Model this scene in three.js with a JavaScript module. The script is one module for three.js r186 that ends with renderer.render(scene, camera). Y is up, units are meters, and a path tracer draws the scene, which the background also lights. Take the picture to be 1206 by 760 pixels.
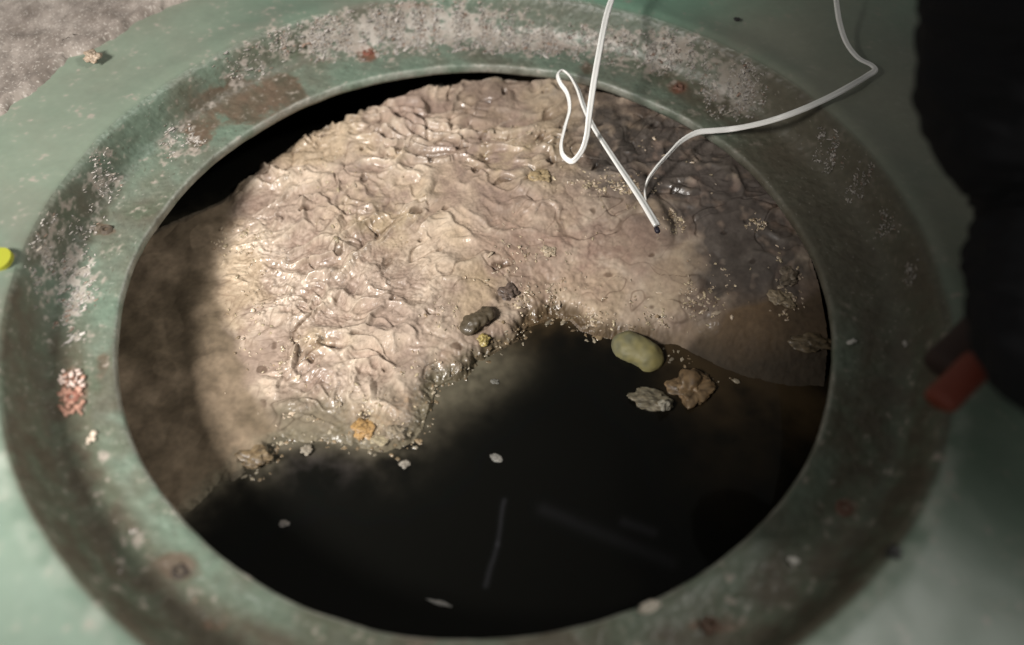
import * as THREE from 'three';
import { ImprovedNoise } from 'three/addons/math/ImprovedNoise.js';
import { mergeGeometries, mergeVertices } from 'three/addons/utils/BufferGeometryUtils.js';

// ---------------------------------------------------------------- camera, light, exposure
const W = 1206, H = 760, FOC = 1000;                       // the photograph's pixels and focal length in pixels
const DIST = 0.7326, EL = 0.8741, ROLL = -0.0173, CX = 557.66, CY = 325.67;
const scene = new THREE.Scene();
const camera = new THREE.PerspectiveCamera(2 * Math.atan(H / 2 / FOC) * 180 / Math.PI, W / H, 0.02, 50);
camera.position.set(0, DIST * Math.sin(EL), DIST * Math.cos(EL));
camera.lookAt(0, 0, 0);
camera.rotateZ(ROLL);
camera.setViewOffset(W, H, W / 2 - CX, H / 2 - CY, W, H);
camera.focus = 0.80;
camera.userData.fStop = 1.8;
camera.updateMatrixWorld();

scene.background = new THREE.Color(0.115, 0.113, 0.106);   // a dim place, no sky in view
const LIGHT = new THREE.Vector3(-0.86, 0.97, 0.72);
function torchBeam(intensity, angleDeg, penumbra, target, color) {
  const s = new THREE.SpotLight(color, intensity, 0, angleDeg * Math.PI / 180, penumbra, 2);
  s.position.copy(LIGHT); s.target.position.set(...target);
  s.castShadow = true; s.shadow.radius = 8; s.shadow.mapSize.set(2048, 2048); s.shadow.camera.near = 0.1; s.shadow.camera.far = 6; s.shadow.bias = -0.0005;
  scene.add(s, s.target);
  return s;
}
torchBeam(11.0, 18.6, 0.26, [-0.30, 0, -0.06], new THREE.Color(1, 0.955, 0.91));   // the torch's hot beam
torchBeam(0.5, 55, 0.6, [0.0, 0, 0.0], new THREE.Color(1, 0.95, 0.88));          // and its spill

{                                                             // added broad fill lamp, no source seen, lifting the shaded left
  const s = new THREE.SpotLight(new THREE.Color(1, 0.96, 0.90), 8.6, 0, 50 * Math.PI / 180, 0.6, 2);
  s.position.set(1.2, 1.3, 0.1); s.target.position.set(-0.2, 0, 0);
  s.castShadow = true; s.shadow.radius = 7; s.shadow.mapSize.set(2048, 2048); s.shadow.camera.near = 0.1; s.shadow.camera.far = 6;
  scene.add(s, s.target);
}

const renderer = new THREE.WebGLRenderer({ antialias: true });
renderer.setSize(1024, 645);
renderer.toneMapping = THREE.LinearToneMapping;
renderer.toneMappingExposure = 1.12;
renderer.shadowMap.enabled = true;

// ---------------------------------------------------------------- helpers
let seed = 12345;
const rnd = () => { seed = (seed * 1664525 + 1013904223) >>> 0; return seed / 4294967296; };
const rr = (a, b) => a + (b - a) * rnd();
const PN = new ImprovedNoise();
const n2 = (x, z, o = 0) => PN.noise(x + 37.3 + o * 11.7, o * 5.31 + 0.37, z + 91.1);
const fbm = (x, z, o, k = 3) => { let s = 0, a = 1, f = 1; for (let i = 0; i < k; i++) { s += a * n2(x * f, z * f, o + i); a *= 0.5; f *= 2.03; } return s; };
const clamp = (x, a = 0, b = 1) => Math.min(b, Math.max(a, x));
const sm = (a, b, x) => { const t = clamp((x - a) / (b - a)); return t * t * (3 - 2 * t); };
const mix = (a, b, t) => a + (b - a) * t;
const mix3 = (a, b, t) => [mix(a[0], b[0], t), mix(a[1], b[1], t), mix(a[2], b[2], t)];
const sE = Math.sin(EL), cE = Math.cos(EL), sR = Math.sin(ROLL), cR = Math.cos(ROLL);
function at(u, v, y) {                                      // the point of height y seen at a pixel of the photograph
  const a = u - CX, b = v - CY, X = a * cR + b * sR, Y = -(-a * sR + b * cR);
  const dx = X, dy = -sE * FOC + Y * cE, dz = -cE * FOC - Y * sE;
  const t = (y - DIST * sE) / dy;
  return new THREE.Vector3(dx * t, y, DIST * cE + dz * t);
}
function px(x, y, z) {                                      // and back
  const py = y - DIST * sE, pz = z - DIST * cE;
  const d = -sE * py - cE * pz, Y = cE * py - sE * pz;
  const u = FOC * x / d, v = -FOC * Y / d;
  return [CX + u * cR - v * sR, CY + u * sR + v * cR];
}
const gb = (p, cx, cy, rx, ry = rx) => { const a = (p[0] - cx) / rx, b = (p[1] - cy) / ry; return Math.exp(-(a * a + b * b)); };
const used = {};
function numbered(n) { const k = used[n] = (used[n] ?? -1) + 1; return k ? `${n}_${String(k).padStart(3, '0')}` : n; }
function tag(o, label, category, group) { o.userData.label = label; o.userData.category = category; if (group) o.userData.group = group; return o; }
function mesh(name, geo, mat, parent = scene) {
  const m = new THREE.Mesh(geo, mat); m.name = parent === scene ? numbered(name) : name; m.castShadow = m.receiveShadow = true; parent.add(m); return m;
}
function thing(name, label, category, pos = [0, 0, 0], group) {
  const g = new THREE.Group(); g.name = numbered(name); g.position.set(pos.x ?? pos[0], pos.y ?? pos[1], pos.z ?? pos[2]); scene.add(g); return tag(g, label, category, group);
}
function colorMap(w, h, f, repeat = true) {                 // f(u, v) -> linear rgb
  const d = new Uint8Array(w * h * 4), enc = (c) => { c = clamp(c); return 255 * (c <= 0.0031308 ? 12.92 * c : 1.055 * Math.pow(c, 1 / 2.4) - 0.055); };
  for (let j = 0; j < h; j++) for (let i = 0; i < w; i++) {
    const c = f((i + 0.5) / w, (j + 0.5) / h), k = 4 * (j * w + i);
    d[k] = enc(c[0]); d[k + 1] = enc(c[1]); d[k + 2] = enc(c[2]); d[k + 3] = 255;
  }
  const t = new THREE.DataTexture(d, w, h); t.colorSpace = THREE.SRGBColorSpace; t.magFilter = t.minFilter = THREE.LinearFilter;
  t.wrapS = repeat ? THREE.RepeatWrapping : THREE.ClampToEdgeWrapping; t.wrapT = THREE.ClampToEdgeWrapping; t.needsUpdate = true; return t;
}
function grayMap(w, h, f) {
  const d = new Uint8Array(w * h * 4);
  for (let j = 0; j < h; j++) for (let i = 0; i < w; i++) { const k = 4 * (j * w + i); d[k] = d[k + 1] = d[k + 2] = 255 * clamp(f((i + 0.5) / w, (j + 0.5) / h)); d[k + 3] = 255; }
  const t = new THREE.DataTexture(d, w, h); t.magFilter = t.minFilter = THREE.LinearFilter; t.wrapS = THREE.RepeatWrapping; t.wrapT = THREE.ClampToEdgeWrapping; t.needsUpdate = true; return t;
}
// a ring swept round the opening: profile of [radius, height], wobble(theta, s) -> [dr, dy]
function ring(profile, nt, wobble) {
  const L = [0]; for (let i = 1; i < profile.length; i++) L.push(L[i - 1] + Math.hypot(profile[i][0] - profile[i - 1][0], profile[i][1] - profile[i - 1][1]));
  const tot = L[L.length - 1], pos = [], uv = [], idx = [], np = profile.length;
  for (let k = 0; k <= nt; k++) for (let i = 0; i < np; i++) {
    const th = 2 * Math.PI * k / nt, [dr, dy] = wobble ? wobble(th, profile[i][0], profile[i][1]) : [0, 0];
    const R = profile[i][0] + dr;
    pos.push(R * Math.cos(th), profile[i][1] + dy, -R * Math.sin(th)); uv.push(k / nt, L[i] / tot);
  }
  for (let k = 0; k < nt; k++) for (let i = 0; i < np - 1; i++) { const a = k * np + i, b = a + np; idx.push(a, a + 1, b, b, a + 1, b + 1); }
  const g = new THREE.BufferGeometry();
  g.setAttribute('position', new THREE.Float32BufferAttribute(pos, 3)); g.setAttribute('uv', new THREE.Float32BufferAttribute(uv, 2));
  g.setIndex(idx); g.computeVertexNormals();
  const N = g.attributes.normal, np1 = np;                   // one normal at the seam
  for (let i = 0; i < np1; i++) { const a = i, b = nt * np1 + i, v = new THREE.Vector3(N.getX(a) + N.getX(b), N.getY(a) + N.getY(b), N.getZ(a) + N.getZ(b)).normalize(); N.setXYZ(a, v.x, v.y, v.z); N.setXYZ(b, v.x, v.y, v.z); }
  return g;
}
function along(profile) {                                    // s in 0..1 -> [R, y]
  const L = [0]; for (let i = 1; i < profile.length; i++) L.push(L[i - 1] + Math.hypot(profile[i][0] - profile[i - 1][0], profile[i][1] - profile[i - 1][1]));
  const tot = L[L.length - 1];
  return (s) => { const d = s * tot; let i = 1; while (i < L.length - 1 && L[i] < d) i++; const t = clamp((d - L[i - 1]) / (L[i] - L[i - 1])); return [mix(profile[i - 1][0], profile[i][0], t), mix(profile[i - 1][1], profile[i][1], t)]; };
}
function smoothProfile(pts, n) { const c = new THREE.CatmullRomCurve3(pts.map(([r, y]) => new THREE.Vector3(r, y, 0)), false, 'centripetal'); return c.getSpacedPoints(n).map((p) => [p.x, p.y]); }
// irregular lumps
const LUMPS = [];
for (let k = 0; k < 8; k++) {
  const g = mergeVertices((() => { const q = new THREE.IcosahedronGeometry(1, 9); q.deleteAttribute('uv'); q.deleteAttribute('normal'); return q; })());
  const p = g.attributes.position, lc = [];
  for (let i = 0; i < p.count; i++) {
    const v = new THREE.Vector3().fromBufferAttribute(p, i), n4 = Math.abs(PN.noise(v.x * 6 + k * 5, v.y * 6 + 4, v.z * 6)), n5 = PN.noise(v.x * 13 + k, v.y * 13, v.z * 13), s = 0.9 + 0.6 * PN.noise(v.x * 1.2 + k * 9, v.y * 1.2, v.z * 1.2) + 0.24 * PN.noise(v.x * 3 + k * 5, v.y * 3 + 4, v.z * 3) + 0.13 * n4 + 0.035 * n5;
    v.multiplyScalar(s); p.setXYZ(i, v.x, v.y, v.z); const sh = clamp(0.5 + 1.2 * n4 + 0.5 * n5 + 0.5 * PN.noise(v.x * 2 + 9, v.y * 2, v.z * 2 + k), 0.25, 1.15); lc.push(sh, sh * (0.96 + 0.1 * n5), sh * (0.92 + 0.2 * n5));
  }
  g.setAttribute('color', new THREE.Float32BufferAttribute(lc, 3));
  g.computeVertexNormals(); LUMPS.push(g);
}
const LUMPS_LOW = [];
for (let k = 0; k < 8; k++) {
  const g = mergeVertices((() => { const q = new THREE.IcosahedronGeometry(1, 1); q.deleteAttribute('uv'); q.deleteAttribute('normal'); return q; })());
  const p = g.attributes.position;
  for (let i = 0; i < p.count; i++) { const v = new THREE.Vector3().fromBufferAttribute(p, i); v.multiplyScalar(1 + 0.9 * PN.noise(v.x * 1.5 + k * 7, v.y * 1.5, v.z * 1.5)); p.setXYZ(i, v.x, v.y, v.z); }
  g.computeVertexNormals(); LUMPS_LOW.push(g);
}
function lumpAt(list, pos, scale, turn, color, tilt = 0) {
  const g = list[Math.floor(rnd() * list.length)].clone();
  const M = new THREE.Matrix4().compose(pos, new THREE.Quaternion().setFromEuler(new THREE.Euler(tilt, turn, tilt * 0.7, 'YXZ')), scale);
  g.applyMatrix4(M);
  const n = g.attributes.position.count, c = new Float32Array(n * 3);
  for (let i = 0; i < n; i++) c.set(color, i * 3);
  g.setAttribute('color', new THREE.BufferAttribute(c, 3));
  return g;
}

// ---------------------------------------------------------------- the tank: neck lip, flange, collar
const FL = smoothProfile([[0.3035, -0.0125], [0.3005, -0.0085], [0.2998, -0.004], [0.3006, -0.0008], [0.303, 0.0004], [0.312, 0.0006], [0.325, 0.0008], [0.338, 0.0016], [0.346, 0.003], [0.3515, 0.006], [0.356, 0.012], [0.3592, 0.02], [0.362, 0.029], [0.3645, 0.037], [0.367, 0.0425], [0.3705, 0.0458]], 70);
const CO = smoothProfile([[0.3705, 0.0458], [0.375, 0.0474], [0.382, 0.0478], [0.392, 0.0466], [0.41, 0.0445], [0.44, 0.0435], [0.48, 0.042], [0.55, 0.036], [0.7, 0.02], [1.15, -0.04]], 110);
const wob = (th, R, y) => { const c = Math.cos(th), s = Math.sin(th); return [0.0016 * fbm(c * 3 + R * 2, s * 3, 3, 2) + 0.0005 * fbm(c * 14, s * 14 + y * 60, 5, 2), 0.0014 * fbm(c * 4 + R * 14, s * 4, 7, 2) + 0.0004 * fbm(c * 40 * R, s * 40 * R, 9, 2)]; };
const flAt = along(FL), coAt = along(CO);
const GREEN = [0.128, 0.175, 0.132], GREY = [0.150, 0.155, 0.125], GRIME_SHADE = [0.082, 0.072, 0.050], BROWN = [0.115, 0.083, 0.058], RUST = [0.16, 0.062, 0.035], PALE = [0.50, 0.46, 0.42], DARKG = [0.092, 0.108, 0.075];
// how strongly the old sealant and the grime show at a place on the ring
function residueAt(p, x, z) {
  let a = 0;
  a += 1.0 * gb(p, 395, 42, 95, 26) + 1.0 * gb(p, 520, 22, 90, 20) + 0.75 * gb(p, 600, 46, 110, 16) + 0.7 * gb(p, 690, 52, 70, 18) + 1.0 * gb(p, 790, 62, 45, 24) + 1.25 * gb(p, 868, 104, 36, 30) + 0.6 * gb(p, 285, 80, 34, 16);
  a += 0.75 * gb(p, 215, 165, 30, 20) + 0.8 * gb(p, 120, 215, 22, 34) + 1.0 * gb(p, 86, 330, 26, 62) + 0.8 * gb(p, 48, 300, 16, 46);
  a += 0.7 * gb(p, 975, 172, 22, 26) + 0.75 * gb(p, 1018, 222, 20, 30) + 0.5 * gb(p, 1048, 268, 16, 22) + 0.45 * gb(p, 1072, 320, 14, 24) + 0.35 * gb(p, 1055, 408, 26, 10);
  a += 0.35 * gb(p, 165, 630, 22, 12) + 0.3 * gb(p, 140, 660, 10, 30) + 0.25 * gb(p, 230, 715, 30, 20);
  return a;
}
function tankColor(th, R, y) {
  const x = R * Math.cos(th), z = -R * Math.sin(th), p = px(x, y, z), Rs = R + 0.9 * y, xs = Rs * Math.cos(th), zs = -Rs * Math.sin(th);
  const f1 = fbm(xs * 9, zs * 9, 21, 4), f2 = fbm(xs * 40, zs * 40, 25, 3), f3 = fbm(xs * 150, zs * 150, 29, 2), tn = fbm(xs * 90 + zs * 50, zs * 30 - xs * 30, 31, 3);
  const cove = sm(0.342, 0.352, R) * (1 - sm(0.366, 0.374, R)), flat = 1 - sm(0.345, 0.353, R), top = sm(0.367, 0.374, R);
  let c = mix3(GREEN, GREY, clamp(0.35 + 0.9 * f1 + 0.25 * f2));
  // the lip outside: cleaner, greener at the far side, paler on the near side
  const farGreen = top * sm(-0.25, -0.37, z) * sm(-0.16, 0.02, x);
  c = mix3(c, [0.185, 0.34, 0.245], farGreen * 0.9);
  c = mix3(c, [0.165, 0.235, 0.185], top * sm(0.08, 0.25, z) * clamp(0.55 + 0.6 * f1));
  c = mix3(c, [0.18, 0.215, 0.165], top * sm(-0.2, -0.3, x) * sm(0.02, -0.1, z) * 0.7);
  c = mix3(c, [0.30, 0.34, 0.29], top * (1 - sm(0.376, 0.388, R)) * sm(0.1, 0.2, z) * clamp(0.4 + f2));   // light caught by the near lip, painted as a pale edge
  // grime lying in the ring, thickened on the right to stand for shade
  const nearSide = sm(-0.02, 0.12, z), right = sm(0.16, 0.26, x);
  let g = cove * clamp(0.50 + 0.9 * f1 + 0.35 * f2) * (1 - 0.6 * sm(-0.2, -0.32, z) * sm(-0.2, -0.05, x)) + flat * clamp(0.16 + 0.9 * f1 + 0.5 * f2);
  g += flat * sm(0.316 + 0.012 * f1 + 0.008 * f2, 0.333, R) * clamp(nearSide * 1.2 + right * 1.2) + cove * nearSide * 0.9 + cove * right * 0.7 + flat * clamp(nearSide + right) * 0.35 * clamp(0.7 + f1 + f2);
  g += flat * right * sm(0.2, -0.2, z) * 0.75 * clamp(0.8 + f1);
  g += flat * sm(0.05, 0.16, z) * sm(-0.22, -0.1, x) * 0.6 * clamp(0.8 + 0.8 * f1);
  g += top * 0.22 * clamp(f1 + 0.2 * f2) ;
  c = mix3(c, mix3(GRIME_SHADE, DARKG, clamp(0.4 + 1.2 * f2)), clamp(g));
  const br = gb(p, 285, 118, 62, 26) + 0.8 * gb(p, 335, 103, 22, 14) + 0.8 * gb(p, 232, 160, 30, 18) + 0.9 * gb(p, 125, 270, 16, 9) + 0.9 * gb(p, 205, 668, 30, 18) + 0.6 * gb(p, 690, 80, 10, 10) + 0.5 * gb(p, 120, 430, 10, 30) + 0.8 * gb(p, 930, 182, 34, 22) + 0.5 * gb(p, 500, 752, 60, 16);
  c = mix3(c, mix3(BROWN, GRIME_SHADE, clamp(0.4 + f2)), clamp(sm(0.25, 0.6, br + 0.35 * f2 + 0.15 * f3)));
  const ru = gb(p, 433, 62, 14, 11) + 0.9 * gb(p, 800, 103, 12, 9) + 0.9 * gb(p, 85, 460, 16, 26) + 0.9 * gb(p, 995, 598, 13, 11) + 0.55 * gb(p, 655, 55, 45, 9) + 0.6 * gb(p, 480, 7, 30, 4) + 0.5 * gb(p, 840, 738, 40, 12) + 0.35 * gb(p, 590, 752, 50, 8) + 0.4 * gb(p, 250, 735, 40, 20);
  c = mix3(c, mix3(RUST, BROWN, clamp(0.3 + 1.2 * f2)), clamp(sm(0.22, 0.62, ru + 0.3 * f2 + 0.12 * f3)) * 0.9);
  const re = residueAt(p, x, z) * (1 - 0.75 * top);
  c = mix3(c, mix3(PALE, [0.30, 0.26, 0.225], clamp(0.5 + f2 + 0.5 * f3)), clamp(sm(0.30, 0.90, re * 0.85 + 0.5 * f2 + 0.6 * f3 + 0.25 * tn)) * 0.85);
  c = mix3(c, [0.36, 0.36, 0.32], flat * (1 - sm(0.3005, 0.3035, R)) * 0.5 * clamp(0.6 + f2));
  const rt = sm(0.19, 0.33, x) * sm(0.16, -0.02, z);  // right of the ring darkened, shade put into the colour
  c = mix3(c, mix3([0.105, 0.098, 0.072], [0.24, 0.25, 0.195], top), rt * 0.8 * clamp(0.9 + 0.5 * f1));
  c = mix3(c, GRIME_SHADE, rt * (1 - top) * 0.55);
  const k = 1 + (0.16 - 0.11 * top) * f3 + 0.05 * f2;
  // specks
  const sp = n2(xs * 330, zs * 330, 40);
  if (top < 0.3 && sp > 0.6) c = mix3(c, PALE, 0.25); if (top < 0.3 && sp < -0.55) c = mix3(c, GRIME_SHADE, 0.5);
  return [c[0] * k, c[1] * k, c[2] * k];
}
const tank = thing('tank_opening', 'round green fibreglass tank opening with a stained stepped rim around dark liquid', 'tank opening');
const fMap = colorMap(2048, 512, (u, v) => { const [R, y] = flAt(v); return tankColor(u * 2 * Math.PI, R, y); });
const cMap = colorMap(2048, 512, (u, v) => { const [R, y] = coAt(v); return tankColor(u * 2 * Math.PI, R, y); });
const fBump = grayMap(2048, 256, (u, v) => { const [R, y] = flAt(v), x = R * Math.cos(u * 2 * Math.PI), z = R * Math.sin(u * 2 * Math.PI); return 0.5 + 0.35 * fbm(x * 120, z * 120 + y * 60, 50, 3); });
const flangeMat = new THREE.MeshPhysicalMaterial({ map: fMap, roughness: 0.48, bumpMap: fBump, bumpScale: 0.0016 });
const collarMat = new THREE.MeshPhysicalMaterial({ map: cMap, roughness: 0.42 });
mesh('flange', ring(FL, 900, wob), flangeMat, tank);
mesh('collar', ring(CO, 900, wob), collarMat, tank);
mesh('tank_shell', ring(smoothProfile([[0.3035, -0.0125], [0.312, -0.016], [0.36, -0.022], [0.45, -0.06], [0.6, -0.2]], 30), 240, wob), new THREE.MeshStandardMaterial({ color: new THREE.Color(0.03, 0.035, 0.028), roughness: 0.7 }), tank);

function ringPoint(th, s) { const [R, y] = flAt(s), [dr, dy] = wob(th, R, y); return new THREE.Vector3((R + dr) * Math.cos(th), y + dy, -(R + dr) * Math.sin(th)); }
// screw holes with rusty rims in the flange
for (const [u, v, r, col] of [[433, 62, 0.0062, [0.15, 0.05, 0.03]], [800, 103, 0.006, [0.12, 0.06, 0.04]], [85, 468, 0.006, [0.24, 0.10, 0.07]], [995, 600, 0.0062, [0.12, 0.06, 0.04]], [125, 271, 0.006, [0.06, 0.045, 0.03]], [212, 674, 0.006, [0.04, 0.03, 0.022]], [836, 736, 0.006, [0.1, 0.06, 0.04]]]) {
  const P = at(u, v, 0.0012);
  const g = new THREE.LatheGeometry([[0.0008, -0.003], [0.0020, -0.0028], [0.0022, 0.0004], [0.0030, 0.0016], [r * 0.7, 0.0016], [r, -0.0006]].map(([a, b]) => new THREE.Vector2(a, b)), 20);
  const q = g.attributes.position;
  for (let i = 0; i < q.count; i++) { const k = 1 + 0.5 * n2(q.getX(i) * 300 + u, q.getZ(i) * 300 + v, 2); q.setXYZ(i, q.getX(i) * k, q.getY(i) * k, q.getZ(i) * k); }
  g.computeVertexNormals();
  const m = mesh('screw_hole', g, new THREE.MeshStandardMaterial({ color: new THREE.Color(...col), roughness: 0.75 }), tank);
  m.position.set(P.x, P.y + 0.0006, P.z);
}
// old sealant left on the ring, in ragged shreds nobody could count
{
  const parts = [];
  let tries = 0;
  while (parts.length < 6500 && tries++ < 400000) {
    const th = rnd() * 2 * Math.PI, s = rr(0.3, 0.97), P = ringPoint(th, s), p = px(P.x, P.y, P.z);
    if (p[0] < -30 || p[0] > W + 30 || p[1] < -30 || p[1] > H + 30) continue;
    const cl = fbm(P.x * 70, P.z * 70 + P.y * 40, 60, 2), d = residueAt(p, P.x, P.z) * clamp(0.55 + 1.5 * cl, 0, 1.2);
    if (rnd() > d * (P.x < -0.22 ? 0.35 : 0.8) || d < 0.16) continue;
    const big = rnd() < 0.06 ? 2.0 : 1, sz = rr(0.0004, 0.0009) * big, shade = rr(0.5, 1.05);
    const bc = rnd() < 0.08 ? [0.30, 0.21, 0.16] : rnd() < 0.3 ? [0.36, 0.32, 0.27] : [0.48, 0.445, 0.41];
    P.y += sz * 0.15;
    parts.push(lumpAt(LUMPS_LOW, P, new THREE.Vector3(sz * rr(1.2, 3.2), sz * rr(0.3, 0.6), sz * rr(0.6, 1.2)), rr(0.5, 1.3) + (rnd() < 0.3 ? rr(0, 3) : 0), bc.map((c) => c * shade), rr(-0.35, 0.35)));
  }
  const m = mesh('sealant_residue', mergeGeometries(parts), new THREE.MeshStandardMaterial({ vertexColors: true, roughness: 0.7 }), tank);
  m.userData.kind = 'stuff'; m.userData.label = 'whitish shreds of old sealant stuck along the ring';
}
// chipped rusty-pink patch on the left of the ring
{
  const parts = [];
  for (let k = 0; k < 90; k++) {
    const u = 84 + rr(-15, 15), v = 462 + rr(-26, 26), P = at(u, v, 0.0025), sz = rr(0.0007, 0.0017);
    parts.push(lumpAt(LUMPS_LOW, P, new THREE.Vector3(sz * 1.3, sz * 0.6, sz), rr(0, 6), v < 455 && rnd() < 0.75 ? [0.62, 0.50, 0.44] : [0.40, 0.22, 0.16], rr(-0.5, 0.5)));
  }
  for (let k = 0; k < 7; k++) { const P = at(107 + rr(-7, 7), 515 + rr(-7, 7), 0.002), sz = rr(0.001, 0.0024); parts.push(lumpAt(LUMPS_LOW, P, new THREE.Vector3(sz, sz * 0.6, sz), rr(0, 6), [0.6, 0.5, 0.4])); }
  mesh('rust_flakes', mergeGeometries(parts), new THREE.MeshStandardMaterial({ vertexColors: true, roughness: 0.6 }), tank).userData.kind = 'stuff';
}

// ---------------------------------------------------------------- concrete around the collar
{
  const nt = 720, nr = 150, pos = [], uv = [], idx = [];
  const edge = (th) => { const d = th * 180 / Math.PI, w = sm(205, 235, d) + (1 - sm(35, 58, d)); return mix(0.474, 1.08, clamp(w)) + 0.006 * fbm(Math.cos(th) * 9, Math.sin(th) * 9, 70, 3) ; };
  for (let k = 0; k <= nt; k++) {
    const th = 2 * Math.PI * (k % nt) / nt, R0 = edge(th);
    for (let i = 0; i <= nr; i++) {
      const t = Math.max(0, i - 10) / (nr - 10), Rb = R0 + (i < 10 ? 0.0017 * i : 0.017 + 5 * t * t * t + 0.35 * t), R = Rb + (i < 16 ? 0.006 * fbm(Rb * Math.cos(th) * 55, Rb * Math.sin(th) * 55, 71, 3) : 0), x = R * Math.cos(th), z = -R * Math.sin(th);
      const lift = sm(0, 10, i);
      pos.push(x, 0.032 + lift * 0.018 + (0.3 + 0.7 * lift) * (0.004 * fbm(x * 14, z * 14, 72, 3) + 0.0022 * fbm(x * 70, z * 70, 75, 3)), z); uv.push(x, z);
    }
  }
  for (let k = 0; k < nt; k++) for (let i = 0; i < nr; i++) { const a = k * (nr + 1) + i, b = a + nr + 1; idx.push(a, a + 1, b, b, a + 1, b + 1); }
  const g = new THREE.BufferGeometry();
  g.setAttribute('position', new THREE.Float32BufferAttribute(pos, 3)); g.setAttribute('uv', new THREE.Float32BufferAttribute(uv, 2)); g.setIndex(idx); g.computeVertexNormals();
  const cm = colorMap(1024, 1024, (u, v) => {
    const a = u * 2 * Math.PI, b = v * 2 * Math.PI, X = u * 0.6, Z = v * 0.6;
    const f = fbm(X * 26, Z * 26, 80, 5), s = n2(X * 500, Z * 500, 84), m = fbm(X * 110, Z * 60, 86, 3);
    let c = mix3([0.13, 0.108, 0.092], [0.28, 0.245, 0.215], clamp(0.45 + 0.75 * f + 0.35 * m));
    if (s > 0.42) c = mix3(c, [0.46, 0.43, 0.39], 0.5); if (s < -0.45) c = mix3(c, [0.09, 0.08, 0.07], 0.5);
    return c;
  });
  cm.wrapS = cm.wrapT = THREE.MirroredRepeatWrapping; cm.repeat.set(1 / 0.6, 1 / 0.6);
  const m = mesh('concrete_ground', g, new THREE.MeshStandardMaterial({ map: cm, roughness: 0.92 }));
  m.userData.kind = 'structure'; m.userData.label = 'rough grey brown concrete round the green collar';
}

const WATER = -0.080;
// ---------------------------------------------------------------- the wrinkled scum
const shorePx = [[120, 690], [222, 608], [246, 592], [262, 572], [290, 557], [306, 556], [322, 546], [322, 528], [345, 522], [380, 519], [405, 522], [425, 527], [452, 532], [474, 531], [486, 520], [498, 505], [503, 488], [510, 470], [514, 455], [530, 447], [548, 440], [560, 424], [580, 416], [600, 405], [612, 396], [622, 384], [640, 378], [655, 372], [672, 376], [684, 388], [702, 394], [722, 398], [745, 402], [764, 404], [790, 414], [812, 430], [838, 444], [880, 458], [930, 470], [985, 472], [1060, 470]];
const backPx = [[1070, 300], [1000, 100], [905, 180], [818, 122], [768, 100], [712, 80], [640, 72], [560, 78], [505, 93], [480, 103], [450, 112], [420, 128], [395, 142], [362, 154], [335, 172], [310, 192], [285, 212], [255, 232], [212, 256], [165, 280], [90, 300], [20, 420], [30, 620]];
const plane = (x, z) => -0.0555 + 0.105 * x - 0.069 * z;
const poly = [...shorePx, ...backPx].map(([u, v]) => { let y = -0.06; for (let k = 0; k < 4; k++) { const P = at(u, v, y); y = clamp(plane(P.x, P.z), -0.085, -0.012); if (shorePx.some((q) => q[0] === u && q[1] === v)) y = Math.min(y, -0.078); } const P = at(u, v, y); return [P.x, P.z]; });
const nShore = shorePx.length;
function polyDist(x, z) {                                     // signed distance (inside +) to the outline, its shore and its back
  let bs = 1e9, bb = 1e9, inside = false;
  for (let i = 0, j = poly.length - 1; i < poly.length; j = i++) {
    const [x0, z0] = poly[j], [x1, z1] = poly[i], dx = x1 - x0, dz = z1 - z0, t = clamp(((x - x0) * dx + (z - z0) * dz) / (dx * dx + dz * dz));
    const ex = x - x0 - t * dx, ez = z - z0 - t * dz, d = ex * ex + ez * ez;
    if (i > 0 && i < nShore) { if (d < bs) bs = d; } else if (d < bb) bb = d;
    if ((z0 > z) !== (z1 > z) && x < (x1 - x0) * (z - z0) / (z1 - z0) + x0) inside = !inside;
  }
  const g = inside ? 1 : -1; return [g * Math.sqrt(Math.min(bs, bb)), Math.sqrt(bs), Math.sqrt(bb), inside];
}

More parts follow.
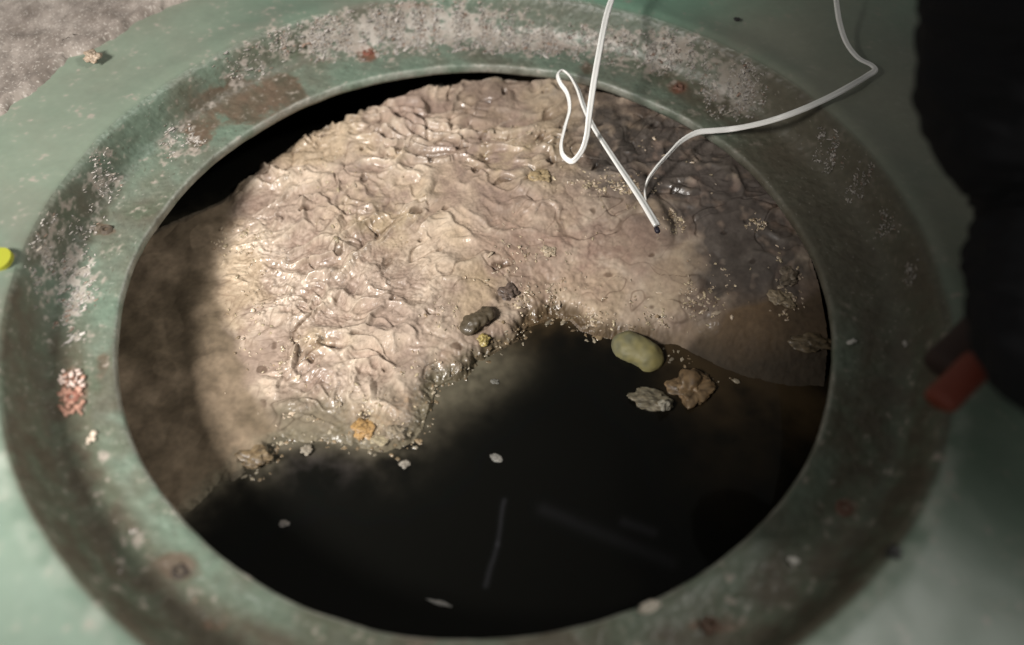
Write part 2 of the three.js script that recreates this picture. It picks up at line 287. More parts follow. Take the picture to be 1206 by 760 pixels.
// ---------------------------------------------------------------- liquid
{
  const w = 800, ext = 0.62;
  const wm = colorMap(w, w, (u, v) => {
    const x = (u - 0.5) * ext, z = (v - 0.5) * ext, p = px(x, WATER, z);
    const f = fbm(x * 16, z * 16, 100, 4), f2 = fbm(x * 60, z * 60, 104, 3);
    let c = [0.0046, 0.0047, 0.0040];
    const [dd, ds] = polyDist(x, z), out = -dd - 0.006 * f - 0.003 * f2;
    const near = Math.exp(-Math.max(0, out) / mix(0.008, 0.036, clamp(sm(700, 840, p[0]) + 0.5 * gb(p, 545, 440, 60, 50)))) * (1 - 0.75 * sm(0.01, 0.03, ds + Math.min(0, dd)));
    c = mix3(c, mix3([0.060, 0.041, 0.021], [0.12, 0.105, 0.075], sm(640, 520, p[0])), clamp(near * (0.65 + 0.9 * f + 0.4 * f2)) * 0.85);
    const murk = 1.5 * gb(p, 545, 440, 36, 34) + 0.5 * gb(p, 585, 428, 34, 26);
    c = mix3(c, [0.15, 0.135, 0.095], clamp(murk * (0.7 + 0.9 * f + 0.4 * f2)) * 0.75);
    const brown = 0.9 * gb(p, 890, 440, 80, 48) + 0.5 * gb(p, 950, 470, 50, 30);
    c = mix3(c, [0.044, 0.030, 0.016], clamp(brown * (0.9 + 0.9 * f)) * 0.9);
    const grey = 0.5 * gb(p, 380, 548, 60, 20);
    c = mix3(c, [0.07, 0.06, 0.06], clamp(grey * (0.2 + 1.6 * f + f2)) * 0.5);
    // faint cable reflection, painted into the water colour
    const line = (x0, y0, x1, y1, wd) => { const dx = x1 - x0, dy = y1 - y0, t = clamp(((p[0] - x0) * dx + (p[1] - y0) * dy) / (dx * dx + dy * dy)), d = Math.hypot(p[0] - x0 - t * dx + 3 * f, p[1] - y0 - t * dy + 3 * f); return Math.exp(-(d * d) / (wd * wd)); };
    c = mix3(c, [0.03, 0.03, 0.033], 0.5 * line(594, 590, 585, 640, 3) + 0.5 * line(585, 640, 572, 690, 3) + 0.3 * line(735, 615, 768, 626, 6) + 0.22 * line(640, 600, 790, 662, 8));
    return c;
  }, false);
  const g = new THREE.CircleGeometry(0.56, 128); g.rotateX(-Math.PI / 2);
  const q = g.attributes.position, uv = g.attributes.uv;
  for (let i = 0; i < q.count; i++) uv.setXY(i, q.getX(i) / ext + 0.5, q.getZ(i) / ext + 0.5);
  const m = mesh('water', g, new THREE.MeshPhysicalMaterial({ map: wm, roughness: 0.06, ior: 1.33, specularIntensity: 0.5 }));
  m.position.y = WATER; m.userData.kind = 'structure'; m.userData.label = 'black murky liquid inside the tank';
}

const STEP = 0.00080, EXT = 0.372, NG = Math.floor(2 * EXT / STEP) + 1;
const hgt = new Float32Array(NG * NG).fill(-1);
const cols = new Float32Array(NG * NG * 3), sunk = new Float32Array(NG * NG);
for (let j = 0; j < NG; j++) for (let i = 0; i < NG; i++) {
  const x = -EXT + i * STEP, z = -EXT + j * STEP, R = Math.hypot(x, z);
  if (R > 0.316 + 0.055 * sm(-0.12, -0.22, x)) continue;
  const rag0 = 0.009 * fbm(x * 40, z * 40, 110, 4) + 0.0030 * fbm(x * 180, z * 180, 113, 2);
  const p0 = px(x, -0.06, z)[0]; let [d, ds, db, ins] = polyDist(x, z); const rag = rag0 * mix(1, 0.3, sm(690, 760, p0)); d += rag; ds = Math.max(0, (ins ? ds : d - rag) + rag); db = Math.max(0, (ins ? db : d - rag) + rag * 0.6);
  if (d < -0.012) continue;
  let y = plane(x, z);
  const p = px(x, y, z);
  // regions
  const eL = 264 + Math.pow((p[1] - 300) / 195, 2) * (p[1] > 300 ? 56 : 60), leftSunkShade = 1 - sm(eL - 16, eL + 12, p[0] + 14 * n2(x * 40, z * 40, 7));      // soft sunken slope on the left, rim shade painted into its colour
  const rightSub = clamp(sm(700, 735, p[0]) * sm(-16, 16, p[1] - (396 - 0.30 * (p[0] - 715)) + 22 * n2(x * 36, z * 36, 8)) + sm(840, 900, p[0]) * (1 - sm(0.05, 0.09, ds)));
  const fine = clamp(gb(p, 340, 330, 110, 130) + 0.8 * gb(p, 440, 470, 70, 40) + 0.6 * gb(p, 500, 340, 60, 60));
  const smooth = clamp(0.6 * sm(0.02, 0.30, n2(x * 16 + 3, z * 16, 140)) + 0.15 * gb(p, 700, 290, 110, 80) + 0.6 * gb(p, 590, 300, 60, 60) + 0.6 * gb(p, 780, 200, 120, 60));
  const topW = clamp(gb(p, 560, 130, 150, 45));
  const q1 = n2(x * 19, z * 19, 1), q2 = n2(x * 19, z * 19, 3), q3 = n2(x * 58, z * 58, 2), q4 = n2(x * 58, z * 58, 4);
  const wx = x + 0.014 * q1 + 0.0055 * q3, wz = z + 0.014 * q2 + 0.0055 * q4;
  const soft = Math.max(leftSunkShade, rightSub), a = 1 - 0.95 * soft;
  const m1 = clamp(0.62 + 1.1 * n2(x * 15, z * 15, 19) + 0.7 * gb(p, 705, 268, 90, 60), 0.12, 1.2), m2 = clamp(0.5 + 1.5 * n2(x * 18 + 4, z * 18, 20), 0.05, 1.2), m3 = clamp(0.45 + 1.5 * n2(x * 22, z * 22 + 7, 22), 0.05, 1.2);
  const puff = clamp(gb(p, 345, 185, 90, 55) + 0.7 * gb(p, 430, 150, 60, 40));
  const nf = n2(mix(wx * 28, wx * 17, topW), wz * mix(34, 44, topW), 11), ng = n2(wx * 62, wz * 70, 12), nb = n2(wx * 50, wz * 57, 13), nc = n2(wx * 130, wz * 140, 15), nd = n2(wx * 260, wz * 270, 17);
  const fold = Math.exp(-Math.pow(nf / 0.17, 2)), foldS = Math.exp(-Math.pow(ng / 0.17, 2)), b1 = Math.abs(nb), b2 = Math.abs(nc), b3 = Math.abs(nd);
  let wr = 0.0060 * fold * m1 * (1 - 0.3 * smooth) + 0.0026 * foldS * m3 * (1 - 0.5 * smooth) + 0.0078 * Math.pow(b1, 0.75) * Math.max(m2, puff) * (1 - 0.6 * smooth) * (1 - 0.4 * fine)
    + 0.0032 * Math.pow(b2, 0.85) * (0.10 + 0.6 * fine + 0.5 * puff * m3) + 0.0019 * b3 * (0.06 + 0.85 * fine * m3) + 0.0005 * n2(x * 420, z * 420, 18);
  const crack = Math.exp(-Math.pow(n2(wx * 30, wz * 36, 23) / 0.030, 2)) * sm(-0.02, 0.22, n2(x * 17, z * 17, 24)) * (1 - 0.55 * smooth);
  const pit = sm(0.50, 0.60, n2(x * 58, z * 58, 27)) * (1 - soft);
  wr -= 0.0036 * crack * (1 - soft) + 0.0035 * pit;
  const big = 0.006 * fbm(x * 11, z * 11, 28, 2) * (1 - 0.3 * soft);
  y += wr * a * mix(mix(0.35, 0.10, sm(670, 730, p0)), 1, sm(0, 0.032, ds)) + big - 0.004;
  // the sunken slopes
  y += leftSunkShade * (0.010 * fbm(x * 20, z * 20, 33, 2) - 0.004);
  // edges
  const cap = WATER + 0.009 + 0.30 * ds, wd = mix(0.022, 0.06, sm(740, 850, p[0])), shoreZone = 1 - sm(0.03, 0.06, ds);
  const t = clamp((ds + 0.004) / wd), eS = mix(Math.sqrt(clamp(1 - (1 - t) * (1 - t))), t * t * (3 - 2 * t), sm(0.02, 0.05, wd) * 0.85), tb = clamp((db + 0.004) / 0.014), eB = Math.sqrt(clamp(1 - (1 - tb) * (1 - tb)));
  { const kk = clamp(0.5 + 0.5 * (cap - y) / 0.014); y = mix(cap, y, kk) - 0.014 * kk * (1 - kk); }   // thins out towards the shore
  y = mix(WATER - 0.006, Math.max(y, WATER + 0.003), eS * eB);
  if (leftSunkShade > 0.02) y = mix(y, Math.max(y, WATER + 0.0015 + 0.006 * clamp(0.5 + fbm(x * 26, z * 26, 35, 2))), leftSunkShade * sm(0, 0.012, d));
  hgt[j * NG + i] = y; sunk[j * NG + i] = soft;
  // colours
  const f1 = fbm(x * 13, z * 13, 120, 3), f2 = fbm(x * 55, z * 55, 124, 3), f3 = fbm(x * 220, z * 220, 127, 2);
  let c = mix3([0.31, 0.225, 0.172], [0.45, 0.35, 0.262], clamp(0.42 + 1.3 * f1 + 0.3 * f2));
  c = mix3(c, [0.56, 0.475, 0.395], clamp(fine * (0.25 + 0.8 * f2 + 0.5 * f3)));
  c = mix3(c, [0.58, 0.485, 0.375], clamp(0.85 * fold * m1 + 0.5 * foldS * m3) * (1 - soft) * 0.7);
  c = mix3(c, [0.20, 0.145, 0.112], clamp(1.7 * n2(x * 20, z * 20, 129) + 0.6 * f2) * (1 - 0.6 * fine) * 0.8);
  { const w1 = n2(x * 11 + 5, z * 11, 150) + 0.4 * n2(x * 34, z * 34, 151); c = mix3(c, [0.26, 0.185, 0.150], sm(0.02, 0.34, w1) * 0.75 * (1 - 0.5 * fine)); c = mix3(c, [0.46, 0.355, 0.225], sm(-0.08, -0.38, w1) * 0.5); }
  const mauve = 0.9 * gb(p, 700, 285, 95, 55) + 0.5 * gb(p, 590, 290, 50, 60) + 0.4 * gb(p, 500, 130, 90, 30);
  c = mix3(c, [0.28, 0.19, 0.145], clamp(mauve * (0.8 + 0.7 * f2)));
  const dark = 0.8 * gb(p, 868, 300, 26, 40) + 1.15 * gb(p, 815, 190, 115, 66) + 1.1 * gb(p, 890, 290, 70, 70) + 0.4 * gb(p, 640, 110, 110, 26) + 0.65 * gb(p, 720, 165, 60, 50) + 0.9 * gb(p, 940, 380, 60, 70);  // darker upper right crust, with light falloff painted into its colour
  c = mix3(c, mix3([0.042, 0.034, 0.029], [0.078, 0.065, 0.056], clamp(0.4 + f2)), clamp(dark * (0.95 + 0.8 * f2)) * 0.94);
  const yel = 0.7 * gb(p, 600, 180, 50, 40) + 0.6 * gb(p, 450, 250, 70, 40) + 0.5 * gb(p, 580, 330, 60, 26) + 0.5 * gb(p, 610, 385, 40, 14);
  c = mix3(c, [0.44, 0.35, 0.21], clamp(0.8 * yel * (0.5 + f2)));
  c = mix3(c, mix3([0.10, 0.074, 0.044], [0.21, 0.157, 0.104], clamp(0.45 + 0.9 * f1 + 0.4 * f2)), leftSunkShade * 0.96);
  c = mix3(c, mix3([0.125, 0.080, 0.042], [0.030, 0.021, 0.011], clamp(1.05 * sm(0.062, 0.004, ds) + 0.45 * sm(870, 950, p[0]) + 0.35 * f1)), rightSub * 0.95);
  c = mix3(c, [0.30, 0.17, 0.085], clamp(0.8 * gb(p, 425, 500, 40, 22) + 0.7 * gb(p, 480, 480, 22, 20)) * clamp(0.3 + f2 + f3));
  { const wet = 1 - sm(0.002, 0.018 + 0.012 * f2, ds); c = mix3(c, mix3([0.10, 0.072, 0.040], [0.12, 0.105, 0.07], sm(640, 520, p[0])), wet * 0.8 * (1 - rightSub)); } { const wet = 1 - sm(0.002, 0.012, db); c = mix3(c, [0.10, 0.085, 0.062], wet * 0.6); }
  c = mix3(c, [0.42, 0.41, 0.37], clamp(gb(p, 585, 88, 34, 6) * (0.6 + f3)));
  { const hh = y - WATER; c = mix3(c, mix3([0.105, 0.068, 0.034], [0.13, 0.11, 0.07], sm(640, 520, p[0])), (1 - sm(0.001, 0.017 + 0.006 * f2, hh)) * 0.88 * (1 - leftSunkShade) * (1 - rightSub) * shoreZone); }
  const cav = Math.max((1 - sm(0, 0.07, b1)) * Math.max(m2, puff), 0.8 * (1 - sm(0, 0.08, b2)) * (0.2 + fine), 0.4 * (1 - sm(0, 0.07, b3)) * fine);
  const creaseDark = clamp(0.62 * cav + 0.85 * crack + 0.85 * pit) * (1 - soft);  // creases, cracks and pits darkened in the crust colour
  c = mix3(c, [c[0] * 0.36, c[1] * 0.31, c[2] * 0.27], creaseDark);
  const k = 1 + 0.22 * f3 + 0.10 * f2;
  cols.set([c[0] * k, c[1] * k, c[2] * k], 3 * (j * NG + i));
}
function heightAt(x, z) { const i = Math.round((x + EXT) / STEP), j = Math.round((z + EXT) / STEP); return i < 0 || j < 0 || i >= NG || j >= NG ? -1 : hgt[j * NG + i]; }
function onScum(u, v) { let y = -0.06, P; for (let k = 0; k < 8; k++) { P = at(u, v, y); const q = heightAt(P.x, P.z); y = q > -0.5 ? q : WATER; } P.y = y; return P; }
const scum = thing('scum_crust', 'wrinkled glistening tan scum crust floating inside the tank opening', 'scum crust');
{
  const map = new Int32Array(NG * NG).fill(-1), pos = [], col = [], idx = [], uv = [];
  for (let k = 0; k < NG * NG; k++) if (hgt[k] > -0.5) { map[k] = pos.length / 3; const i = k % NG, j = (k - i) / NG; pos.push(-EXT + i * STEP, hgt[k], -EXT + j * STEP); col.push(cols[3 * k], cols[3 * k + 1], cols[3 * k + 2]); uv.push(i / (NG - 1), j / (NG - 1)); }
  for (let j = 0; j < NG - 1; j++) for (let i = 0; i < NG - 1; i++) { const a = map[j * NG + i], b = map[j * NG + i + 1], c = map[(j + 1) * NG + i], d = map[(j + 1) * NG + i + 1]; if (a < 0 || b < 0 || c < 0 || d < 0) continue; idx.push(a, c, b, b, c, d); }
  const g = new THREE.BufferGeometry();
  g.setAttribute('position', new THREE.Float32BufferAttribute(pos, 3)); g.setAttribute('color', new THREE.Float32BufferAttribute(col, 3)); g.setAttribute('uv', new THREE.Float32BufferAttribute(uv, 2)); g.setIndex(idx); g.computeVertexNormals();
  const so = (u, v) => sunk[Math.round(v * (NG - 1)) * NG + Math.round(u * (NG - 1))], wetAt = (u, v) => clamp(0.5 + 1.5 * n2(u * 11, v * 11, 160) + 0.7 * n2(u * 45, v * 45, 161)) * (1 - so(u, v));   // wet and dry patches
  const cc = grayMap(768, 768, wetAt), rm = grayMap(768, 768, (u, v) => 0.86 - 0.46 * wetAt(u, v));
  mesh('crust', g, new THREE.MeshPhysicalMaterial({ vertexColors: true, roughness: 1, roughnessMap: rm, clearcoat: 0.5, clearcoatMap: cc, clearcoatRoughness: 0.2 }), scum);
}
// crumbs scattered on the crust
{
  const zones = [[285, 285, 26, 18, 1], [300, 340, 30, 60, 1], [330, 420, 40, 40, 0.9], [380, 480, 60, 26, 0.8], [440, 490, 50, 24, 0.6], [370, 200, 50, 30, 0.6], [420, 250, 60, 50, 0.4], [600, 160, 40, 16, 0.7], [700, 215, 50, 14, 0.9], [735, 225, 30, 14, 1], [790, 262, 14, 12, 1], [785, 160, 30, 14, 0.9], [830, 180, 26, 20, 0.7], [870, 200, 26, 20, 0.7], [640, 350, 50, 22, 0.9], [610, 300, 40, 30, 0.6], [720, 380, 60, 14, 1], [800, 360, 50, 22, 1], [840, 330, 30, 20, 0.7], [905, 262, 18, 12, 0.9], [935, 320, 20, 24, 0.7], [925, 358, 14, 12, 0.9], [540, 370, 30, 20, 0.5], [500, 430, 30, 40, 0.4], [640, 290, 60, 40, 0.35], [520, 200, 80, 60, 0.2]];
  const parts = [];
  for (let k = 0; k < 60000 && parts.length < 1500; k++) {
    const zn = zones[Math.floor(rnd() * zones.length)]; if (rnd() > zn[4]) continue;
    const g = () => (rnd() + rnd() + rnd() - 1.5) * 1.2, u = zn[0] + g() * zn[2], v = zn[1] + g() * zn[3];
    const P = onScum(u, v); if (P.y < WATER + 0.003) continue;
    if (n2(P.x * 75, P.z * 75, 200) < 0.08 && rnd() < 0.93) continue;
    const sz = rr(0.00045, 0.0012) * (rnd() < 0.07 ? 1.9 : 1), sh = rr(0.6, 1.1);
    const bc = rnd() < 0.2 ? [0.34, 0.25, 0.16] : rnd() < 0.35 ? [0.50, 0.41, 0.27] : [0.52, 0.42, 0.31];
    P.y += sz * 0.05;
    parts.push(lumpAt(LUMPS_LOW, P, new THREE.Vector3(sz * rr(0.8, 2.2), sz * rr(0.4, 0.7), sz * rr(0.6, 1.3)), rr(0, 6.3), bc.map((c) => c * sh), rr(-0.6, 0.6)));
  }
  for (let k = 0; k < 260; k++) {                               // loose bits along the broken shore
    const i = 4 + Math.floor(rnd() * (nShore - 8)), t = rnd(), g = () => (rnd() + rnd() - 1) * 13, P = at(mix(shorePx[i][0], shorePx[i + 1][0], t) + g(), mix(shorePx[i][1], shorePx[i + 1][1], t) + g(), WATER), q = heightAt(P.x, P.z);
    P.y = Math.max(WATER, q > -0.5 ? q : WATER);
    const sz = rr(0.0005, 0.0015) * (rnd() < 0.1 ? 1.8 : 1), sh = rr(0.4, 0.9);
    parts.push(lumpAt(LUMPS_LOW, P, new THREE.Vector3(sz * rr(0.8, 2), sz * 0.45, sz * rr(0.7, 1.4)), rr(0, 6.3), (rnd() < 0.5 ? [0.30, 0.22, 0.13] : [0.42, 0.36, 0.26]).map((c) => c * sh), rr(-0.3, 0.3)));
  }
  const m = mesh('crumb', mergeGeometries(parts), new THREE.MeshPhysicalMaterial({ vertexColors: true, roughness: 0.35, clearcoat: 0.7, clearcoatRoughness: 0.15 }), scum);
  m.userData.kind = 'stuff';
}
// bigger lumps of the crust, each a piece of it
for (const [u, v, a, b, rot, col] of [[921, 352, 15, 11, 0.4, [0.27, 0.22, 0.15]], [930, 326, 18, 10, -0.9, [0.20, 0.165, 0.125]], [955, 402, 26, 12, 0.3, [0.13, 0.10, 0.06]], [905, 262, 10, 7, 0.4, [0.36, 0.29, 0.22]], [940, 312, 10, 6, 0.2, [0.34, 0.28, 0.22]], [428, 506, 12, 11, 0.3, [0.40, 0.25, 0.10]], [467, 510, 10, 8, 0.3, [0.26, 0.22, 0.16]], [447, 520, 9, 5, 0.1, [0.38, 0.33, 0.22]], [300, 540, 18, 11, 0.1, [0.17, 0.125, 0.07]], [780, 165, 18, 8, 0.1, [0.34, 0.27, 0.2]], [646, 296, 9, 8, 0.1, [0.5, 0.42, 0.31]], [515, 102, 11, 5, 0, [0.46, 0.43, 0.38]], [598, 346, 13, 11, 0.1, [0.14, 0.105, 0.085]]]) {
  const P = onScum(u, v), s = 0.00075, m = mesh('lump', LUMPS[(u + v) % 8], new THREE.MeshPhysicalMaterial({ color: new THREE.Color(...col), vertexColors: true, roughness: 0.55, clearcoat: 0.2, clearcoatRoughness: 0.25 }), scum);
  m.scale.set(a * s, Math.min(a, b) * s * 0.42, b * s * 1.15); m.rotation.y = -rot; m.position.set(P.x, P.y + 0.001, P.z);
}

// ---------------------------------------------------------------- things on the crust and the liquid
function bit(name, label, category, u, v, a, b, hgtK, rot, col, variant, list = LUMPS, y0 = null, group) {
  const P = y0 === null ? onScum(u, v) : at(u, v, y0);
  const m = mesh(name, list[variant % list.length], new THREE.MeshPhysicalMaterial({ color: new THREE.Color(...col), vertexColors: true, roughness: 0.55, clearcoat: 0.2, clearcoatRoughness: 0.25 }));
  const s = 0.00072; m.scale.set(a * s, Math.min(a, b) * s * hgtK, b * s * 1.25); m.rotation.y = -rot; m.position.set(P.x, P.y + 0.0006, P.z);
  return tag(m, label, category, group);
}
{                                                              // the pale pod
  const g = new THREE.CapsuleGeometry(0.0145, 0.022, 20, 64, 30); g.rotateZ(Math.PI / 2);
  const q = g.attributes.position;
  const cl = [];
  for (let i = 0; i < q.count; i++) {
    const x = q.getX(i), y = q.getY(i), z = q.getZ(i), k = 1 + 0.22 * PN.noise(x * 48, y * 48 + 3, z * 48) + 0.06 * PN.noise(x * 200, y * 200, z * 200) - 0.10 * sm(0.01, 0.03, -x) - 0.12 * sm(0.012, 0.026, x);
    q.setXYZ(i, x, y * k * 0.85, z * k * 1.05); const f = 0.5 + 0.6 * PN.noise(x * 120, y * 120, z * 120);
    cl.push(...mix3([0.15, 0.145, 0.085], [0.27, 0.235, 0.095], clamp(f + x * 20)));
  }
  g.setAttribute('color', new THREE.Float32BufferAttribute(cl, 3)); g.computeVertexNormals();
  const P = at(751, 414, WATER + 0.001), m = mesh('pale_pod', g, new THREE.MeshPhysicalMaterial({ vertexColors: true, roughness: 0.62 }));
  m.position.copy(P); m.rotation.y = -0.62;
  tag(m, 'smooth yellowish green oval lump floating against the crust edge', 'lump');
}
bit('floating_lump', 'rough brownish lump floating below the smooth oval lump', 'lump', 813, 459, 25, 21, 0.6, 0.7, [0.22, 0.15, 0.08], 4, LUMPS, WATER);
bit('floating_lump', 'ragged grey lump floating left of the rough brownish lump', 'lump', 768, 471, 27, 11, 0.6, 0.25, [0.23, 0.205, 0.145], 3, LUMPS, WATER + 0.0005);
bit('floating_lump', 'small whitish knob on the ragged grey floating lump', 'lump', 783, 478, 7, 6, 0.9, 0.2, [0.42, 0.40, 0.33], 2, LUMPS, WATER + 0.007);
{
  const P = onScum(563, 379), g = new THREE.CapsuleGeometry(0.0085, 0.017, 12, 40, 24); g.rotateZ(Math.PI / 2);
  const q = g.attributes.position;
  for (let i = 0; i < q.count; i++) { const k = 1 + 0.5 * PN.noise(q.getX(i) * 90, q.getY(i) * 90, q.getZ(i) * 90 + 7) + 0.2 * PN.noise(q.getX(i) * 260, q.getY(i) * 260, q.getZ(i) * 260); q.setXYZ(i, q.getX(i) * (0.9 + 0.2 * k), q.getY(i) * k * 0.8, q.getZ(i) * k); }
  g.computeVertexNormals();
  const m = mesh('brown_chunk', g, new THREE.MeshPhysicalMaterial({ color: new THREE.Color(0.075, 0.058, 0.035), roughness: 0.5, clearcoat: 0.3 }));
  m.position.set(P.x, P.y + 0.003, P.z); m.rotation.set(0, 0.62, 0.1); tag(m, 'dark brown elongated chunk lying in a notch of the crust edge', 'chunk');
}
bit('yellow_crumb', 'small yellow crumb just below the dark brown chunk', 'crumb', 570, 400, 9, 6, 0.8, -0.5, [0.42, 0.34, 0.12], 5);
bit('pale_flake', 'flat pale tan oval flake on the crust left of the cable', 'flake', 635, 210, 17, 11, 0.5, -0.35, [0.46, 0.36, 0.21], 4);
bit('yellow_pebble', 'small round yellow pebble under the far rim', 'pebble', 531, 108, 7, 6, 1.1, 0, [0.50, 0.40, 0.16], 6);
bit('floating_fleck', 'single pale fleck on the black liquid beside the crust tip', 'fleck', 477, 547, 6, 4, 0.5, -0.3, [0.30, 0.28, 0.24], 2, LUMPS, WATER);
bit('floating_fleck', 'pale twin fleck floating alone in the middle of the black liquid', 'fleck', 585, 540, 8, 3.4, 0.4, 0.5, [0.26, 0.26, 0.24], 3, LUMPS, WATER);
bit('floating_fleck', 'thin pale streak fleck floating near the near rim', 'fleck', 518, 711, 12, 1.8, 0.5, 0.3, [0.18, 0.18, 0.17], 0, LUMPS, WATER);
bit('floating_fleck', 'faint greyish fleck floating below the pale cloud in the notch', 'fleck', 583, 450, 5, 3, 0.3, 0.2, [0.16, 0.16, 0.14], 1, LUMPS, WATER);
bit('floating_fleck', 'small grey fleck floating at the left under the crust edge', 'fleck', 335, 617, 6, 3, 0.3, 0.2, [0.13, 0.12, 0.11], 5, LUMPS, WATER);
bit('floating_fleck', 'pale square fleck floating under the orange lump edge', 'fleck', 361, 530, 6, 5, 0.4, 0.2, [0.28, 0.25, 0.2], 7, LUMPS, WATER + 0.002);
bit('white_flake', 'whitish flake lying on the near right lip of the opening', 'flake', 765, 715, 11, 3.6, 0.4, -0.35, [0.5, 0.47, 0.4], 3, LUMPS, 0.001);
bit('white_spot', 'tiny white spot standing in for a glint on the dark lower right flange', 'chip', 935, 661, 5, 3, 0.7, 0.1, [0.7, 0.7, 0.66], 2, LUMPS, 0.002);  // a small white lump drawn in place of a glint
bit('white_spot', 'tiny white sliver on the right lip beside the crust', 'chip', 1003, 403, 6, 2.2, 0.7, -0.4, [0.75, 0.75, 0.72], 1, LUMPS, 0.002);
bit('concrete_chip', 'pale concrete chip on the collar at the concrete edge', 'chip', 109, 67, 12, 9, 0.7, 0.6, [0.36, 0.29, 0.22], 6, LUMPS, 0.05);
bit('dark_speck', 'black speck on the collar above the white sealant shreds', 'speck', 868, 23, 5, 3.4, 0.5, -0.6, [0.03, 0.03, 0.03], 3, LUMPS, 0.047);
bit('dark_speck', 'black speck on the lower right collar beside the flange', 'speck', 1053, 651, 6, 5, 0.6, 0.2, [0.012, 0.012, 0.01], 4, LUMPS, 0.047);
{
  const g = new THREE.CylinderGeometry(0.0105, 0.011, 0.004, 28, 2); const m = mesh('yellow_disc', g, new THREE.MeshStandardMaterial({ color: new THREE.Color(0.25, 0.26, 0.02), roughness: 0.5 }));
  m.position.copy(at(-1, 306, 0.05)); m.rotation.set(0.15, 0, 0.1); tag(m, 'small yellow disc lying on the collar at the left edge', 'disc');
}

// ---------------------------------------------------------------- the white twin-core cables
function cableGeo(points, widths, twist, n = 420, offset = 0) {      // a flat figure-eight section swept along points
  const c = new THREE.CatmullRomCurve3(points, false, 'centripetal'), fr = c.computeFrenetFrames(n, false), sec = 20, pos = [], idx = [];
  for (let i = 0; i <= n; i++) {
    const t = i / n, P = c.getPointAt(t), T = fr.tangents[i];
    let S = new THREE.Vector3().crossVectors(T, new THREE.Vector3().subVectors(camera.position, P).setLength(0.2).setY(0.6).normalize()).normalize();   // lies broadly face up
    const U = new THREE.Vector3().crossVectors(S, T).normalize(), tw = twist(t), w = widths(t);
    const s2 = S.clone().multiplyScalar(Math.cos(tw)).addScaledVector(U, Math.sin(tw)), u2 = U.clone().multiplyScalar(Math.cos(tw)).addScaledVector(S, -Math.sin(tw));
    for (let k = 0; k < sec; k++) {
      const a = 2 * Math.PI * k / sec, ca = Math.cos(a), sa = Math.sin(a);
      const X = ca * w, waist = 0.52 * w * Math.sqrt(Math.max(0, 1 - ca * ca * 0.98)) * (1 - 0.42 * Math.exp(-Math.pow(ca / 0.22, 2)));
      const q = P.clone().addScaledVector(s2, X).addScaledVector(u2, Math.sign(sa) * waist); pos.push(q.x, q.y, q.z);
    }
  }
  for (let i = 0; i < n; i++) for (let k = 0; k < sec; k++) { const a = i * sec + k, b = i * sec + (k + 1) % sec; idx.push(a, b, a + sec, b, b + sec, a + sec); }
  const c0 = pos.length / 3; for (const i of [0, n]) { const P = c.getPointAt(i / n); pos.push(P.x, P.y, P.z); }
  for (let k = 0; k < sec; k++) { idx.push(c0, (k + 1) % sec, k); idx.push(c0 + 1, n * sec + k, n * sec + (k + 1) % sec); }
  const g = new THREE.BufferGeometry(); g.setAttribute('position', new THREE.Float32BufferAttribute(pos, 3)); g.setIndex(idx); g.computeVertexNormals(); return g;
}
const white = new THREE.MeshPhysicalMaterial({ color: new THREE.Color(0.86, 0.86, 0.83), roughness: 0.38, clearcoat: 0.15 });
{
  const A = [[730, -34, 0.10], [722, -6, 0.096], [714, 20, 0.088], [706, 60, 0.074], [699, 100, 0.058], [694, 135, 0.040], [691, 160, 0.024], [685, 178, 0.012], [674, 190, 0.004], [664, 184, 0.002], [661, 172, 0.002], [666, 148, 0.006], [671, 128, 0.014], [668, 110, 0.02], [660, 98, 0.024], [657, 88, 0.026], [662, 83, 0.026], [670, 88, 0.024], [680, 104, 0.02], [688, 126, 0.014], [699, 149, 0.01], [716, 176, 0.006], [736, 206, 0.0], [756, 236, -0.006], [774, 266, -0.014]];
  const t = thing('white_cable', 'white flat twin cable hanging into the opening with a bent loop and cut end', 'cable');
  const pts = A.map(([u, v, y]) => at(u, v, y));
  mesh('sheath', cableGeo(pts, (s) => mix(0.0031, 0.0042, sm(0.78, 1, s)) * (1 - 0.12 * sm(0.3, 0.5, s) * (1 - sm(0.6, 0.72, s))), (s) => 0.25 + 0.9 * sm(0.28, 0.45, s) - 0.7 * sm(0.6, 0.75, s)), white, t);
  const e = mesh('core', new THREE.CapsuleGeometry(0.0026, 0.004, 4, 12), new THREE.MeshStandardMaterial({ color: new THREE.Color(0.02, 0.018, 0.03), roughness: 0.5 }), t);
  e.position.copy(at(774, 271, -0.017)); e.rotation.set(1.2, 0.5, 0);
}
{
  const B = [[982, -22, 0.10], [985, 0, 0.088], [989, 26, 0.075], [998, 52, 0.064], [1012, 69, 0.058], [1027, 77, 0.055], [1031, 82, 0.054], [1022, 89, 0.053], [1002, 101, 0.058], [978, 114, 0.058], [945, 129, 0.054], [915, 140, 0.044], [889, 147, 0.03], [862, 152, 0.015], [840, 154, 0.012], [822, 156, 0.01], [803, 166, 0.006], [788, 181, 0.0], [772, 199, -0.008], [763, 213, -0.016], [760, 227, -0.026], [761, 238, -0.036]];
  const t = thing('white_cable', 'white cable lying across the far right rim with its end sunk in the crust', 'cable');
  mesh('sheath', cableGeo(B.map(([u, v, y]) => at(u, v, y)), (s) => 0.0030 - 0.0006 * sm(0.7, 0.9, s), (s) => 0.3 + 0.9 * sm(0.72, 0.86, s)), white, t);
}

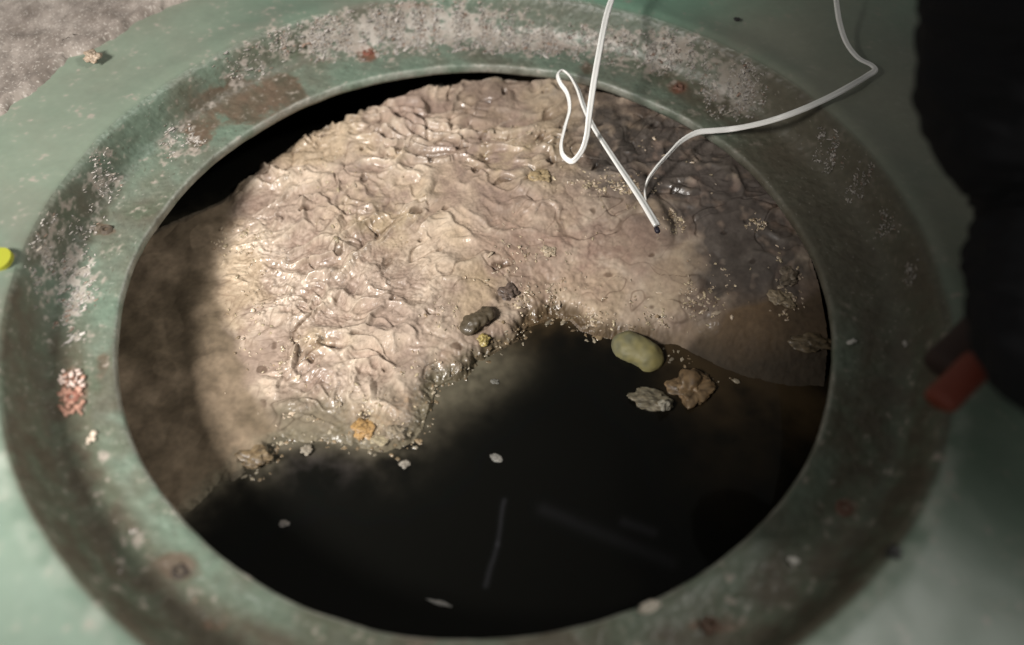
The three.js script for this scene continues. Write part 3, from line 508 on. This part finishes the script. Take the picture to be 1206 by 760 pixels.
// ---------------------------------------------------------------- black clothing and the red end at the right edge
{
  const S = [[1330, -170, 0.36, 100], [1262, -70, 0.32, 108], [1205, 20, 0.28, 102], [1178, 90, 0.25, 82], [1180, 150, 0.225, 78], [1204, 205, 0.20, 62], [1222, 250, 0.185, 62], [1228, 310, 0.175, 76], [1232, 380, 0.165, 74], [1240, 440, 0.16, 60], [1254, 478, 0.155, 36], [1262, 492, 0.154, 8]];
  const P = S.map(([u, v, y]) => at(u, v, y)), rad = S.map(([u, v, y, r], i) => r * P[i].distanceTo(camera.position) / 1080);
  const c = new THREE.CatmullRomCurve3(P, false, 'centripetal'), n = 160, sec = 72, pos = [], idx = [];
  for (let i = 0; i <= n; i++) {
    const t = i / n, C = c.getPoint(t), T = c.getTangent(t), k = t * (S.length - 1), i0 = Math.min(S.length - 2, Math.floor(k)), r = mix(rad[i0], rad[i0 + 1], sm(0, 1, k - i0));
    const A = new THREE.Vector3().crossVectors(T, new THREE.Vector3(0, 1, 0)).normalize(), B = new THREE.Vector3().crossVectors(A, T).normalize();
    for (let q = 0; q < sec; q++) {
      const a = 2 * Math.PI * q / sec, f = 1 + 0.10 * PN.noise(Math.cos(a) * 1.6, Math.sin(a) * 1.6, t * 14) + 0.16 * Math.abs(PN.noise(Math.cos(a) * 1.8 + 8 + t * 6, Math.sin(a) * 1.8, t * 30)) - 0.05;
      const v = C.clone().addScaledVector(A, Math.cos(a) * r * f).addScaledVector(B, Math.sin(a) * r * f * 0.85); pos.push(v.x, v.y, v.z);
    }
  }
  for (let i = 0; i < n; i++) for (let q = 0; q < sec; q++) { const a = i * sec + q, b = i * sec + (q + 1) % sec; idx.push(a, b, a + sec, b, b + sec, a + sec); }
  const g = new THREE.BufferGeometry(); g.setAttribute('position', new THREE.Float32BufferAttribute(pos, 3)); g.setIndex(idx); g.computeVertexNormals();
  const t = thing('black_jacket', 'bulging black jacket sleeve hanging in shade at the right edge', 'clothing');
  const cloth = new THREE.MeshPhysicalMaterial({ color: new THREE.Color(0.012, 0.012, 0.0135), roughness: 0.95, specularIntensity: 0.3 });
  mesh('sleeve', g, cloth, t);
  const body = new THREE.SphereGeometry(1, 96, 64), bp = body.attributes.position;   // added body beyond the frame, blocks light to shade the right side
  for (let i = 0; i < bp.count; i++) { const v = new THREE.Vector3().fromBufferAttribute(bp, i), k = 1 + 0.08 * PN.noise(v.x * 2.5, v.y * 5, v.z * 2.5) + 0.03 * Math.abs(PN.noise(v.x * 6, v.y * 12, v.z * 6)); bp.setXYZ(i, v.x * 0.30 * k, v.y * 0.46 * k, v.z * 0.44 * k); }
  body.computeVertexNormals();
  mesh('added_light_blocker', body, cloth, t).position.set(0.93, 0.52, -0.08);
}
{
  const t = thing('red_grip', 'orange red rounded end lying in shade below the black sleeve', 'grip');
  const a = at(1102, 478, 0.11), b = at(1170, 412, 0.125), d = b.clone().sub(a), L = d.length();
  const mk = (r, l) => {                                       // a rounded, slightly flattened bar along z
    const g = new THREE.LatheGeometry([[0, -l / 2], [r * 0.6, -l / 2], [r * 0.9, -l / 2 + r * 0.16], [r, -l / 2 + r * 0.5], [r * 0.96, 0], [r, l / 2 - r * 0.5], [r * 0.9, l / 2 - r * 0.16], [r * 0.6, l / 2], [0, l / 2]].map(([x, y]) => new THREE.Vector2(x, y)), 32);
    g.rotateX(Math.PI / 2); g.scale(1.15, 0.8, 1); g.computeVertexNormals(); return g;
  };
  const q = new THREE.Quaternion().setFromUnitVectors(new THREE.Vector3(0, 0, 1), d.clone().normalize());
  const e = mesh('red_end', mk(0.0098, L * 0.8), new THREE.MeshPhysicalMaterial({ color: new THREE.Color(0.16, 0.030, 0.015), roughness: 0.65 }), t); e.position.copy(a).addScaledVector(d, 0.42); e.quaternion.copy(q);
  const h = mesh('handle', mk(0.015, L * 1.0), new THREE.MeshPhysicalMaterial({ color: new THREE.Color(0.030, 0.015, 0.012), roughness: 0.8 }), t); h.position.copy(at(1142, 408, 0.108)); h.quaternion.copy(q);
}
renderer.render(scene, camera);
